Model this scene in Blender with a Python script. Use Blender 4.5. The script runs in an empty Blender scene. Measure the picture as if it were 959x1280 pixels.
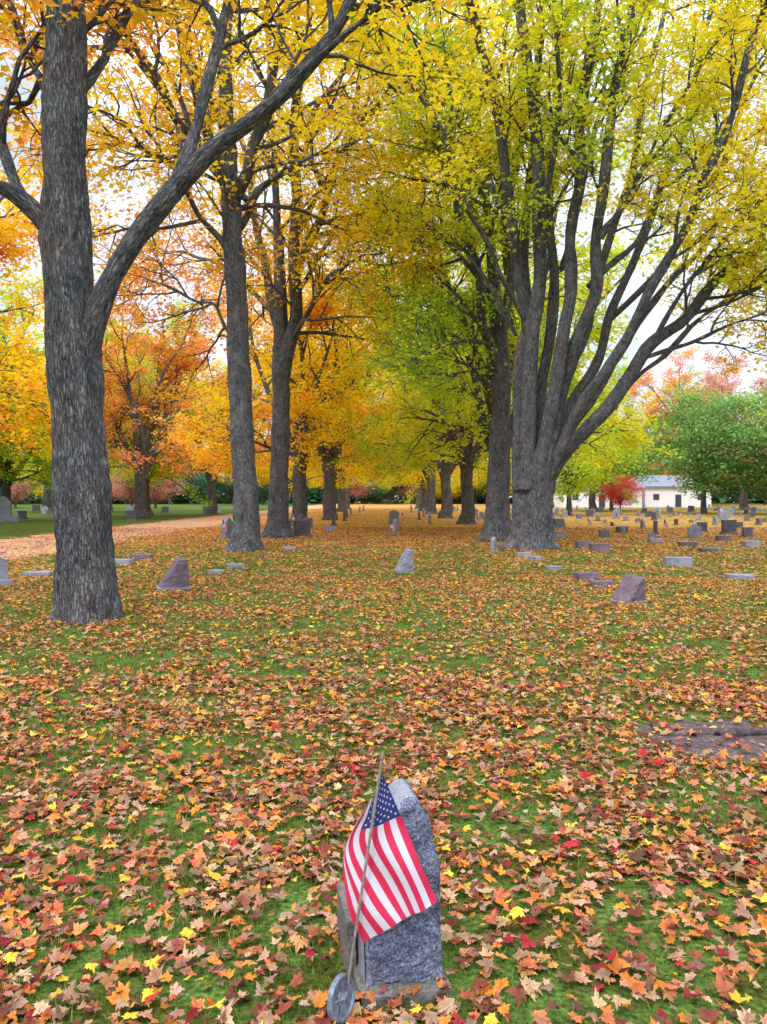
import bpy, math, random
import numpy as np
from mathutils import Vector, noise as mnoise

SC = bpy.context.scene
COL = SC.collection
R = math.radians

# ------------------------------------------------------------------ helpers
def spot(u, v):
    """survey reading -> metres on the ground (eye height 1.6 m)"""
    d = 1600.0 / (v - 622.0)
    return ((u - 480.0) * d / 1000.0, d)

def nrm(a):
    return a / (np.linalg.norm(a, axis=-1, keepdims=True) + 1e-9)

def hash3(i, j, k, seed):
    h = (i * 374761393 + j * 668265263 + k * 2147483647 + seed * 1274126177) & 0xFFFFFFFF
    h = ((h ^ (h >> 13)) * 1274126177) & 0xFFFFFFFF
    h = (h ^ (h >> 16)) & 0xFFFFFF
    return h / float(0xFFFFFF)

def vnoise(P, seed=0):
    P = np.asarray(P, dtype=np.float64)
    I = np.floor(P).astype(np.int64)
    f = P - I
    f = f * f * (3 - 2 * f)
    out = 0
    for dx in (0, 1):
        for dy in (0, 1):
            for dz in (0, 1):
                w = (f[:, 0] if dx else 1 - f[:, 0]) * (f[:, 1] if dy else 1 - f[:, 1]) * (f[:, 2] if dz else 1 - f[:, 2])
                out = out + w * hash3(I[:, 0] + dx, I[:, 1] + dy, I[:, 2] + dz, seed)
    return out

def build_mesh(name, V, groups, mats, mat_idx=None, smooth=False, attrs=None):
    me = bpy.data.meshes.new(name)
    V = np.asarray(V, dtype=np.float32)
    groups = [np.asarray(g, dtype=np.int32) for g in groups if len(g)]
    tot = np.concatenate([np.full(len(g), g.shape[1], dtype=np.int32) for g in groups])
    loops = np.concatenate([g.ravel() for g in groups])
    me.vertices.add(len(V)); me.vertices.foreach_set("co", V.ravel())
    me.loops.add(len(loops)); me.loops.foreach_set("vertex_index", loops)
    me.polygons.add(len(tot))
    start = np.concatenate([[0], np.cumsum(tot)[:-1]]).astype(np.int32)
    me.polygons.foreach_set("loop_start", start)
    try:
        me.polygons.foreach_set("loop_total", tot)
    except Exception:
        pass
    for m in mats:
        me.materials.append(m)
    if mat_idx is not None:
        me.polygons.foreach_set("material_index", np.asarray(mat_idx, dtype=np.int32))
    me.update(calc_edges=True)
    me.polygons.foreach_set("use_smooth", np.full(len(tot), smooth, dtype=bool))
    for an, (ty, dom, arr) in (attrs or {}).items():
        a = me.attributes.new(an, ty, dom)
        arr = np.asarray(arr, dtype=np.float32)
        if ty == 'FLOAT':
            a.data.foreach_set("value", arr.ravel())
        elif ty == 'FLOAT_VECTOR':
            a.data.foreach_set("vector", arr.ravel())
        else:
            a.data.foreach_set("color", arr.ravel())
    me.update()
    return me

def obj(name, data=None, loc=(0, 0, 0), rotz=0.0, parent=None, label=None, cat=None, kind=None, group=None, scale=None):
    o = bpy.data.objects.new(name, data)
    COL.objects.link(o)
    o.location = loc
    o.rotation_euler = (0, 0, rotz)
    if scale is not None:
        o.scale = scale if hasattr(scale, '__len__') else (scale,) * 3
    if parent: o.parent = parent
    if label: o["label"] = label
    if cat: o["category"] = cat
    if kind: o["kind"] = kind
    if group: o["group"] = group
    return o

def copy_thing(top, loc, rotz=0.0, scale=1.0, label=None, group=None, mats=None):
    n = top.copy(); COL.objects.link(n)
    n.location = loc; n.rotation_euler = (0, 0, rotz)
    n.scale = scale if hasattr(scale, '__len__') else (scale,) * 3
    if label: n["label"] = label
    if group: n["group"] = group
    for ch in list(top.children):
        c = ch.copy(); COL.objects.link(c); c.parent = n
        if mats:
            for key, m in mats.items():
                if c.name.startswith(key):
                    c.material_slots[0].link = 'OBJECT'
                    c.material_slots[0].material = m
        for g2 in list(ch.children):
            cc = g2.copy(); COL.objects.link(cc); cc.parent = c
    return n

# ------------------------------------------------------------------ materials
def newmat(name):
    m = bpy.data.materials.new(name); m.use_nodes = True
    nt = m.node_tree; nt.nodes.clear()
    out = nt.nodes.new('ShaderNodeOutputMaterial')
    return m, nt, out

def N(nt, t, **kw):
    n = nt.nodes.new(t)
    for k, v in kw.items():
        setattr(n, k, v)
    return n

def ramp(nt, stops, interp='LINEAR'):
    n = nt.nodes.new('ShaderNodeValToRGB')
    cr = n.color_ramp; cr.interpolation = interp
    while len(cr.elements) < len(stops): cr.elements.new(0.5)
    for e, (p, c) in zip(cr.elements, stops):
        e.position = p; e.color = (*c, 1)
    return n

def mixc(nt, a, b, fac, mode='MIX'):
    n = nt.nodes.new('ShaderNodeMix'); n.data_type = 'RGBA'; n.blend_type = mode
    for sock, v in ((n.inputs[0], fac), (n.inputs[6], a), (n.inputs[7], b)):
        if isinstance(v, bpy.types.NodeSocket): nt.links.new(v, sock)
        elif isinstance(v, (int, float)): sock.default_value = v
        else: sock.default_value = (*v, 1)
    return n.outputs[2]

def mth(nt, op, a, b=None, c=None, clamp=False):
    n = nt.nodes.new('ShaderNodeMath'); n.operation = op; n.use_clamp = clamp
    for i, v in enumerate((a, b, c)):
        if v is None: continue
        if isinstance(v, bpy.types.NodeSocket): nt.links.new(v, n.inputs[i])
        else: n.inputs[i].default_value = v
    return n.outputs[0]

def foliage_mat(name, stops, trans=0.55):
    m, nt, out = newmat(name)
    a = N(nt, 'ShaderNodeAttribute', attribute_name='tone')
    l = N(nt, 'ShaderNodeAttribute', attribute_name='lum')
    rp = ramp(nt, stops); nt.links.new(a.outputs['Fac'], rp.inputs[0])
    hsv = N(nt, 'ShaderNodeHueSaturation'); nt.links.new(rp.outputs[0], hsv.inputs['Color'])
    nt.links.new(l.outputs['Fac'], hsv.inputs['Value'])
    d = N(nt, 'ShaderNodeBsdfDiffuse'); t = N(nt, 'ShaderNodeBsdfTranslucent')
    nt.links.new(hsv.outputs[0], d.inputs[0]); nt.links.new(hsv.outputs[0], t.inputs[0])
    mx = N(nt, 'ShaderNodeMixShader'); mx.inputs[0].default_value = trans
    nt.links.new(d.outputs[0], mx.inputs[1]); nt.links.new(t.outputs[0], mx.inputs[2])
    nt.links.new(mx.outputs[0], out.inputs[0])
    return m

M_GOLD = foliage_mat('gold_leaves', [(0, (.82, .80, .05)), (.22, (.99, .83, .03)), (.55, (.995, .73, .025)), (.8, (.995, .57, .04)), (1, (.995, .42, .07))])
M_YELLOW = foliage_mat('yellow_leaves', [(0, (.56, .72, .05)), (.35, (.93, .87, .045)), (.7, (.995, .80, .03)), (1, (.995, .65, .03))])
M_YGREEN = foliage_mat('yellow_green_leaves', [(0, (.34, .60, .06)), (.4, (.68, .80, .06)), (.75, (.95, .87, .05)), (1, (.99, .76, .04))])
M_ORANGE = foliage_mat('orange_leaves', [(0, (.98, .72, .06)), (.35, (.99, .59, .09)), (.7, (.99, .46, .12)), (1, (.96, .36, .18))])
M_GREEN = foliage_mat('green_leaves', [(0, (.12, .30, .10)), (.5, (.25, .46, .13)), (.85, (.44, .60, .14)), (1, (.6, .65, .14))], .4)
M_DKGREEN = foliage_mat('dark_green_needles', [(0, (.05, .12, .08)), (.5, (.10, .20, .11)), (1, (.2, .3, .12))], .2)
M_RED = foliage_mat('red_leaves', [(0, (.85, .14, .14)), (.5, (.92, .22, .19)), (1, (.95, .38, .2))])
M_PINK = foliage_mat('dusky_pink_leaves', [(0, (.60, .28, .26)), (.5, (.78, .40, .30)), (1, (.85, .55, .26))])

def bark_mat():
    m, nt, out = newmat('bark')
    a = N(nt, 'ShaderNodeAttribute', attribute_name='bark')
    def mapped(z):
        mp = N(nt, 'ShaderNodeMapping'); mp.inputs['Scale'].default_value = (1, 1, z)
        nt.links.new(a.outputs['Vector'], mp.inputs[0]); return mp.outputs[0]
    def nz(vec, s, d, r):
        n = N(nt, 'ShaderNodeTexNoise'); n.inputs['Scale'].default_value = s; n.inputs['Detail'].default_value = d; n.inputs['Roughness'].default_value = r
        nt.links.new(vec, n.inputs['Vector']); return n
    n1 = nz(mapped(.18), 40, 6, .68)
    n4 = nz(mapped(.8), 90, 4, .75)
    n5 = nz(mapped(.6), 5, 3, .6)
    v1 = N(nt, 'ShaderNodeTexVoronoi', feature='DISTANCE_TO_EDGE'); v1.inputs['Scale'].default_value = 32
    add = N(nt, 'ShaderNodeVectorMath', operation='ADD')
    sc = N(nt, 'ShaderNodeVectorMath', operation='SCALE'); sc.inputs['Scale'].default_value = .10
    nt.links.new(n1.outputs['Color'], sc.inputs[0]); nt.links.new(mapped(.2), add.inputs[0]); nt.links.new(sc.outputs[0], add.inputs[1])
    nt.links.new(add.outputs[0], v1.inputs['Vector'])
    n2 = nz(a.outputs['Vector'], 1.6, 5, .65)
    crack = mth(nt, 'MULTIPLY', v1.outputs[0], 4.0, clamp=True)
    hgt = mth(nt, 'ADD', mth(nt, 'MULTIPLY', crack, .30), mth(nt, 'ADD', mth(nt, 'MULTIPLY', n1.outputs['Fac'], .60), mth(nt, 'MULTIPLY', n4.outputs['Fac'], .40)))
    hg2 = mth(nt, 'ADD', hgt, mth(nt, 'MULTIPLY', mth(nt, 'SUBTRACT', n5.outputs['Fac'], .5), .40))
    rp = ramp(nt, [(.45, (.035, .035, .042)), (.59, (.12, .118, .128)), (.74, (.23, .225, .235)), (.94, (.40, .39, .39))])
    nt.links.new(hg2, rp.inputs[0])
    tint = ramp(nt, [(.3, (.80, .95, .82)), (.42, (.86, .95, 1.0)), (.55, (1, .98, 1.0)), (.70, (1.0, .88, .80))])
    nt.links.new(n2.outputs['Fac'], tint.inputs[0])
    c = mixc(nt, rp.outputs[0], tint.outputs[0], 1.0, 'MULTIPLY')
    b = N(nt, 'ShaderNodeBump'); b.inputs['Strength'].default_value = 1.0; b.inputs['Distance'].default_value = .05
    nt.links.new(hgt, b.inputs['Height'])
    p = N(nt, 'ShaderNodeBsdfPrincipled'); p.inputs['Roughness'].default_value = .92
    p.inputs['Specular IOR Level'].default_value = .15
    nt.links.new(c, p.inputs['Base Color']); nt.links.new(b.outputs[0], p.inputs['Normal'])
    nt.links.new(p.outputs[0], out.inputs[0])
    return m
M_BARK = bark_mat()

def attr_mat(name, trans=.2, rough=.7):
    m, nt, out = newmat(name)
    a = N(nt, 'ShaderNodeAttribute', attribute_name='Col')
    p = N(nt, 'ShaderNodeBsdfPrincipled'); p.inputs['Roughness'].default_value = rough
    p.inputs['Specular IOR Level'].default_value = .15
    nt.links.new(a.outputs['Color'], p.inputs['Base Color'])
    t = N(nt, 'ShaderNodeBsdfTranslucent'); nt.links.new(a.outputs['Color'], t.inputs[0])
    mx = N(nt, 'ShaderNodeMixShader'); mx.inputs[0].default_value = trans
    nt.links.new(p.outputs[0], mx.inputs[1]); nt.links.new(t.outputs[0], mx.inputs[2])
    nt.links.new(mx.outputs[0], out.inputs[0])
    return m
M_LITTER = attr_mat('fallen_leaf', .12, .7)
M_BLADE = attr_mat('grass_blade', .3, .6)

def granite(name, base, dark, light, rough=.75, bump=.012, scale=90, bscale=14):
    m, nt, out = newmat(name)
    tc = N(nt, 'ShaderNodeTexCoord')
    n1 = N(nt, 'ShaderNodeTexNoise'); n1.inputs['Scale'].default_value = scale; n1.inputs['Detail'].default_value = 3; n1.inputs['Roughness'].default_value = .8
    n2 = N(nt, 'ShaderNodeTexNoise'); n2.inputs['Scale'].default_value = bscale; n2.inputs['Detail'].default_value = 6; n2.inputs['Roughness'].default_value = .7
    n3 = N(nt, 'ShaderNodeTexNoise'); n3.inputs['Scale'].default_value = 3; n3.inputs['Detail'].default_value = 4
    for n in (n1, n2, n3): nt.links.new(tc.outputs['Object'], n.inputs['Vector'])
    rp = ramp(nt, [(.33, dark), (.5, base), (.68, light)])
    nt.links.new(n1.outputs['Fac'], rp.inputs[0])
    st = ramp(nt, [(.35, (.6, .6, .62)), (.6, (1, 1, 1))]); nt.links.new(n3.outputs['Fac'], st.inputs[0])
    c = mixc(nt, rp.outputs[0], st.outputs[0], .7, 'MULTIPLY')
    b = N(nt, 'ShaderNodeBump'); b.inputs['Strength'].default_value = 1; b.inputs['Distance'].default_value = bump
    nt.links.new(n2.outputs['Fac'], b.inputs['Height'])
    p = N(nt, 'ShaderNodeBsdfPrincipled'); p.inputs['Roughness'].default_value = rough
    nt.links.new(c, p.inputs['Base Color']); nt.links.new(b.outputs[0], p.inputs['Normal'])
    nt.links.new(p.outputs[0], out.inputs[0])
    return m
M_GRAY = granite('gray_granite', (.16, .20, .31), (.035, .04, .08), (.42, .47, .62), bump=.035, scale=120)
M_GRAYS = granite('sawn_gray_granite', (.27, .29, .36), (.15, .165, .22), (.42, .44, .52), bump=.002)
M_PURPLE = granite('mauve_granite', (.17, .13, .17), (.08, .06, .08), (.30, .24, .29), bump=.02)
M_LIGHTG = granite('pale_granite', (.26, .28, .36), (.15, .16, .22), (.43, .44, .52), bump=.006)
M_DARKG = granite('dark_granite', (.08, .08, .10), (.04, .04, .055), (.17, .17, .2), rough=.4, bump=.003)
M_CONC = granite('weathered_concrete', (.15, .14, .13), (.08, .07, .07), (.25, .235, .22), bump=.008, scale=60)

def plain(name, c, rough=.6, metal=0.0, var=.12, scale=8):
    m, nt, out = newmat(name)
    tc = N(nt, 'ShaderNodeTexCoord')
    n = N(nt, 'ShaderNodeTexNoise'); n.inputs['Scale'].default_value = scale; n.inputs['Detail'].default_value = 4
    nt.links.new(tc.outputs['Object'], n.inputs['Vector'])
    lo = tuple(x * (1 - var) for x in c); hi = tuple(min(1, x * (1 + var)) for x in c)
    rp = ramp(nt, [(.3, lo), (.7, hi)]); nt.links.new(n.outputs['Fac'], rp.inputs[0])
    p = N(nt, 'ShaderNodeBsdfPrincipled'); p.inputs['Roughness'].default_value = rough; p.inputs['Metallic'].default_value = metal
    nt.links.new(rp.outputs[0], p.inputs['Base Color']); nt.links.new(p.outputs[0], out.inputs[0])
    return m
M_FRED = plain('flag_red', (.64, .02, .09), .75)
M_FWHITE = plain('flag_white', (.66, .64, .76), .75, var=.06)
M_FBLUE = plain('flag_navy', (.02, .04, .22), .75)
M_WOOD = plain('flag_stick_wood', (.26, .22, .21), .6, scale=40, var=.3)
M_METAL = plain('pewter_metal', (.15, .19, .27), .5, .3, var=.5, scale=50)
M_GOLDM = plain('plain_tip', (.28, .25, .22), .5, .2)
M_WALL = plain('white_siding', (.82, .82, .86), .7, var=.03)
M_ROOF = plain('gray_roof', (.22, .25, .33), .8)
M_GLASS = plain('dark_window', (.05, .06, .08), .2)
M_STUMP = granite('weathered_stump', (.09, .062, .066), (.035, .026, .03), (.20, .145, .155), bump=.03, scale=25, bscale=9)

def ground_mat():
    m, nt, out = newmat('leafy_lawn')
    tc = N(nt, 'ShaderNodeTexCoord')
    O = tc.outputs['Object']
    sp = N(nt, 'ShaderNodeSeparateXYZ'); nt.links.new(O, sp.inputs[0])
    X, Y = sp.outputs[0], sp.outputs[1]
    g1 = N(nt, 'ShaderNodeTexNoise'); g1.inputs['Scale'].default_value = 45; g1.inputs['Detail'].default_value = 5; nt.links.new(O, g1.inputs['Vector'])
    gr = ramp(nt, [(.3, (.03, .05, .012)), (.5, (.085, .16, .03)), (.72, (.17, .29, .05))]); nt.links.new(g1.outputs['Fac'], gr.inputs[0])
    g2 = N(nt, 'ShaderNodeTexNoise'); g2.inputs['Scale'].default_value = 2.2; g2.inputs['Detail'].default_value = 4; nt.links.new(O, g2.inputs['Vector'])
    soil = ramp(nt, [(.42, (.80, .46, .42)), (.58, (1, 1, 1))]); nt.links.new(g2.outputs['Fac'], soil.inputs[0])
    grass = mixc(nt, gr.outputs[0], soil.outputs[0], .85, 'MULTIPLY')
    dn = N(nt, 'ShaderNodeTexNoise'); dn.inputs['Scale'].default_value = 18; dn.inputs['Detail'].default_value = 2; nt.links.new(O, dn.inputs['Vector'])
    ds = N(nt, 'ShaderNodeVectorMath', operation='SCALE'); ds.inputs['Scale'].default_value = .12; nt.links.new(dn.outputs['Color'], ds.inputs[0])
    da = N(nt, 'ShaderNodeVectorMath', operation='ADD'); nt.links.new(O, da.inputs[0]); nt.links.new(ds.outputs[0], da.inputs[1])
    v = N(nt, 'ShaderNodeTexVoronoi'); v.inputs['Scale'].default_value = 11; v.inputs['Randomness'].default_value = 1; nt.links.new(da.outputs[0], v.inputs['Vector'])
    sc = N(nt, 'ShaderNodeSeparateColor'); nt.links.new(v.outputs['Color'], sc.inputs[0])
    pal = ramp(nt, [(0, (.30, .09, .04)), (.15, (.58, .22, .07)), (.35, (.78, .33, .05)), (.55, (.80, .43, .09)), (.72, (.64, .36, .18)), (.86, (.64, .21, .06)), (1, (.86, .58, .08))])
    nt.links.new(sc.outputs[0], pal.inputs[0])
    n3 = N(nt, 'ShaderNodeTexNoise'); n3.inputs['Scale'].default_value = .7; n3.inputs['Detail'].default_value = 5; n3.inputs['Roughness'].default_value = .65; nt.links.new(O, n3.inputs['Vector'])
    def mr(val, a, b, c, d):
        n = N(nt, 'ShaderNodeMapRange'); n.inputs[1].default_value = a; n.inputs[2].default_value = b; n.inputs[3].default_value = c; n.inputs[4].default_value = d
        nt.links.new(val, n.inputs[0]); return n.outputs[0]
    cov = mr(Y, 12, 38, .0, .66)
    cov = mth(nt, 'ADD', cov, mr(Y, 8, 13, -1.2, 0))
    left = mr(X, -16.5, -13.5, -.9, 0)
    right = mr(X, 10, 30, 0.0, -.36)
    cov = mth(nt, 'ADD', mth(nt, 'ADD', cov, left), right)
    thr = mth(nt, 'ADD', cov, mth(nt, 'MULTIPLY', mth(nt, 'SUBTRACT', n3.outputs['Fac'], .5), 1.5))
    mask = mth(nt, 'LESS_THAN', sc.outputs[1], thr)
    c = mixc(nt, grass, pal.outputs[0], mask)
    b = N(nt, 'ShaderNodeBump'); b.inputs['Distance'].default_value = .03; b.inputs['Strength'].default_value = .8
    nt.links.new(mth(nt, 'ADD', g1.outputs['Fac'], v.outputs['Distance']), b.inputs['Height'])
    p = N(nt, 'ShaderNodeBsdfPrincipled'); p.inputs['Roughness'].default_value = .95; p.inputs['Specular IOR Level'].default_value = .1
    nt.links.new(c, p.inputs['Base Color']); nt.links.new(b.outputs[0], p.inputs['Normal']); nt.links.new(p.outputs[0], out.inputs[0])
    return m
M_GROUND = ground_mat()

def road_mat():
    m, nt, out = newmat('leafy_gravel')
    tc = N(nt, 'ShaderNodeTexCoord'); O = tc.outputs['Object']
    n1 = N(nt, 'ShaderNodeTexNoise'); n1.inputs['Scale'].default_value = 30; n1.inputs['Detail'].default_value = 5; nt.links.new(O, n1.inputs['Vector'])
    g = ramp(nt, [(.3, (.22, .18, .18)), (.7, (.38, .31, .31))]); nt.links.new(n1.outputs['Fac'], g.inputs[0])
    v = N(nt, 'ShaderNodeTexVoronoi'); v.inputs['Scale'].default_value = 10; nt.links.new(O, v.inputs['Vector'])
    sc = N(nt, 'ShaderNodeSeparateColor'); nt.links.new(v.outputs['Color'], sc.inputs[0])
    pal = ramp(nt, [(0, (.35, .12, .06)), (.4, (.62, .28, .12)), (.8, (.66, .36, .17)), (1, (.75, .45, .08))]); nt.links.new(sc.outputs[0], pal.inputs[0])
    n3 = N(nt, 'ShaderNodeTexNoise'); n3.inputs['Scale'].default_value = .6; n3.inputs['Detail'].default_value = 4; nt.links.new(O, n3.inputs['Vector'])
    mask = mth(nt, 'LESS_THAN', sc.outputs[1], mth(nt, 'MULTIPLY_ADD', n3.outputs['Fac'], 1.8, -.25))
    c = mixc(nt, g.outputs[0], pal.outputs[0], mask)
    p = N(nt, 'ShaderNodeBsdfPrincipled'); p.inputs['Roughness'].default_value = .95
    nt.links.new(c, p.inputs['Base Color']); nt.links.new(p.outputs[0], out.inputs[0])
    return m
M_ROAD = road_mat()

# ------------------------------------------------------------------ trees
class Tree:
    def __init__(self, seed):
        self.rng = np.random.default_rng(seed)
        self.V = []; self.F = []; self.B = []; self.n = 0
        self.lp = []; self.lt = []
    def tube(self, pts, rad, sides, flare=None, rough=0.0):
        pts = np.asarray(pts, float); rad = np.asarray(rad, float)
        T = np.gradient(pts, axis=0); T = nrm(T)
        mt = np.abs(T.mean(axis=0)); ref = np.zeros(3); ref[np.argmin(mt)] = 1
        A = nrm(np.cross(T, ref)); Bv = np.cross(T, A)
        th = np.linspace(0, 2 * np.pi, sides, endpoint=False)
        c, s = np.cos(th), np.sin(th)
        n = len(pts)
        seg = np.concatenate([[0], np.cumsum(np.linalg.norm(np.diff(pts, axis=0), axis=1))])
        off = self.rng.uniform(0, 20)
        bark = np.stack([rad[:, None] * c, rad[:, None] * s, np.repeat(seg[:, None], sides, 1) + off], -1)
        rr = np.repeat(rad[:, None], sides, 1)
        if flare:
            z = pts[:, 2:3]
            ph = self.rng.uniform(0, 6)
            rr = rr * (1 + flare * np.exp(-np.clip(z, 0, 99) / .38) * (1 + .45 * np.cos(5 * th + ph) + .25 * np.cos(3 * th + 2 * ph)))
            rr = rr * (1 + .05 * np.cos(4 * th + ph + .4 * z) )
        if rough:
            q = bark.reshape(-1, 3) * np.array([22, 22, 4.0])
            nn = vnoise(q + 5, 3) + .5 * vnoise(q * 2.1 + 9, 4)
            q2 = bark.reshape(-1, 3) * np.array([2.5, 2.5, 1.2])
            rr = rr + rough * .8 * (nn.reshape(n, sides) - .75) + rough * 1.6 * (vnoise(q2 + 3, 7).reshape(n, sides) - .5)
        P = pts[:, None, :] + A[:, None, :] * (rr * c)[..., None] + Bv[:, None, :] * (rr * s)[..., None]
        i = np.arange(n - 1)[:, None] * sides; j = np.arange(sides)[None, :]; j2 = (j + 1) % sides
        q = np.stack([i + j, i + j2, i + sides + j2, i + sides + j], -1).reshape(-1, 4) + self.n
        self.V.append(P.reshape(-1, 3)); self.B.append(bark.reshape(-1, 3)); self.F.append(q); self.n += n * sides

def catmull(P, n):
    P = np.asarray(P, float)
    P = np.vstack([2 * P[0] - P[1], P, 2 * P[-1] - P[-2]])
    out = []
    m = len(P) - 3
    ts = np.linspace(0, m, n)
    for t in ts:
        k = min(int(t), m - 1); f = t - k
        p0, p1, p2, p3 = P[k:k + 4]
        out.append(.5 * ((2 * p1) + (-p0 + p2) * f + (2 * p0 - 5 * p1 + 4 * p2 - p3) * f * f + (-p0 + 3 * p1 - 3 * p2 + p3) * f ** 3))
    return np.array(out)

DEF = dict(nc=(8, 6, 4), ln=(None, 4.2, 1.8, .85), ang=(52, 48, 45), wig=(.10, .14, .2, .25), up=(.06, .02, -.01, -.05),
           leaves=14, spread=.23, t0=(.22, .15, .15), flat=.55, zmin=3.2)

def grow(T, p0, d0, L, r0, lvl, P, tone):
    rng = T.rng
    n = (12, 8, 5, 3)[lvl]
    pts = [np.array(p0, float)]; d = nrm(np.array(d0, float))
    for i in range(n):
        d = nrm(d + rng.normal(0, P['wig'][lvl], 3) + np.array([0, 0, P['up'][lvl]]))
        pts.append(pts[-1] + d * L / n)
    pts = np.array(pts)
    t = np.linspace(0, 1, n + 1)
    rad = r0 * (1 - t) ** .85 + (.012, .008, .005, .003)[lvl]
    T.tube(pts, rad, (12, 7, 4, 3)[lvl])
    if lvl == 3:
        leaf_on(T, pts, P, tone, P['leaves'])
    else:
        sprout(T, pts, rad, lvl, P, tone)

def leaf_on(T, pts, P, tone, k):
    rng = T.rng
    k = max(1, int(rng.normal(k, k * .25)))
    u = rng.uniform(.0, 1.15, k) * (len(pts) - 1)
    i = np.clip(u.astype(int), 0, len(pts) - 2); f = (u - i)[:, None]
    p = pts[i] * (1 - f) + pts[i + 1] * f
    s = P['spread']
    p = p + rng.normal(0, 1, (k, 3)) * np.array([s, s, s * .6]) - np.array([0, 0, .06])
    T.lp.append(p); T.lt.append(np.full(k, tone) + rng.normal(0, .09, k))

def sprout(T, pts, rad, lvl, P, tone):
    rng = T.rng
    nc = P['nc'][lvl]
    n = len(pts) - 1
    az = rng.uniform(0, 6.28)
    for k in range(nc):
        t = P['t0'][lvl] + (1 - P['t0'][lvl]) * (k + rng.uniform(0, .9)) / nc
        t = min(t, .98)
        i = min(int(t * n), n - 1); f = t * n - i
        p = pts[i] * (1 - f) + pts[i + 1] * f
        tg = nrm(pts[i + 1] - pts[i])
        ref = np.array([0, 0, 1.]) if abs(tg[2]) < .9 else np.array([1., 0, 0])
        a = nrm(np.cross(tg, ref)); b = np.cross(a, tg)
        az += 2.4 + rng.normal(0, .3)
        side = math.cos(az) * a + math.sin(az) * b * (P['flat'] if lvl > 0 else 1)
        side = nrm(side)
        an = R(P['ang'][lvl] + rng.normal(0, 9)) * (1 - .35 * t if lvl == 0 else 1)
        d = tg * math.cos(an) + side * math.sin(an)
        L = P['ln'][lvl + 1] * rng.uniform(.7, 1.25) * (1.1 - .55 * t)
        if p[2] + d[2] * L < P['zmin']:
            d[2] = abs(d[2]) * .3; d = nrm(d)
        rr = np.interp(t * n, np.arange(n + 1), rad)
        r = min(rr * .62, L * .018 + .004)
        tn = tone if lvl > 1 else tone + rng.normal(0, .13)
        grow(T, p, d, L, r, lvl + 1, P, tn)
    if lvl >= 1:
        leaf_on(T, pts[-3:], P, tone, P['leaves'])

LOBED = np.array([(-.5, 0, 0), (-.1, -.5, -.10), (.06, -.16, .03), (.55, 0, -.12), (.06, .16, .03), (-.1, .5, -.10)])
KITE = np.array([(-.5, 0, 0), (0, -.42, -.08), (.5, 0, -.06), (0, .42, -.08)])

def leaves_mesh(name, pos, tone, size, shape, mat, rng):
    n = len(pos)
    nn = rng.normal(0, .6, (n, 3)); nn[:, 2] = np.abs(nn[:, 2]) + .45; nn = nrm(nn)
    h = rng.normal(0, 1, (n, 3)); a = nrm(h - (h * nn).sum(1)[:, None] * nn); b = np.cross(nn, a)
    s = size * rng.uniform(.6, 1.3, n)
    S = shape
    V = pos[:, None, :] + s[:, None, None] * (a[:, None, :] * S[None, :, 0:1] + b[:, None, :] * S[None, :, 1:2] + nn[:, None, :] * S[None, :, 2:3])
    k = len(S)
    F = (np.arange(n)[:, None] * k + np.arange(k)[None, :])
    big = vnoise(pos * .45 + 50, 11)
    lum = np.clip(.78 + .38 * big + rng.normal(0, .07, n), .6, 1.0)
    tn = np.clip(tone + .55 * (vnoise(pos * .33 + 80, 12) - .5), 0.01, .99)
    return build_mesh(name, V.reshape(-1, 3), [F], [mat], attrs={'tone': ('FLOAT', 'FACE', tn), 'lum': ('FLOAT', 'FACE', lum)})

def finish_tree(T, name, loc, size, shape, mat, label, cat='tree', group=None, rotz=0):
    top = obj(name, None, loc, rotz, label=label, cat=cat, group=group)
    V = np.concatenate(T.V); F = np.concatenate(T.F); B = np.concatenate(T.B)
    me = build_mesh(name + '_trunk', V, [F], [M_BARK], smooth=True, attrs={'bark': ('FLOAT_VECTOR', 'POINT', B)})
    obj('trunk', me, parent=top)
    lp = np.concatenate(T.lp); lt = np.concatenate(T.lt)
    me2 = leaves_mesh(name + '_crown', lp, lt, size, shape, mat, T.rng)
    obj('crown', me2, parent=top)
    return top

def limb(T, ctrl, r0, r1, P, tone, n=24, sides=14, t0=None, sp=True, rough=.02, wob=0.0):
    c = np.array(ctrl, float)
    if wob:
        c = catmull(c, len(c) * 2 - 1)
        c[2:-1] += T.rng.normal(0, wob, (len(c) - 3, 3))
    pts = catmull(c, n)
    t = np.linspace(0, 1, n)
    rad = r1 + (r0 - r1) * (1 - t) ** .8
    T.tube(pts, rad, sides, rough=rough)
    if sp:
        Q = dict(P)
        if t0 is not None: Q['t0'] = (t0,) + tuple(P['t0'][1:])
        sprout(T, pts, rad, 0, Q, tone)
    return pts, rad

def surveyor(loc):
    X0, D = loc
    def w(u, v, dy=0):
        d = D + dy
        return np.array([(u - 480) * d / 1000.0 - X0, dy, 1.6 + (622 - v) * d / 1000.0])
    return w

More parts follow.
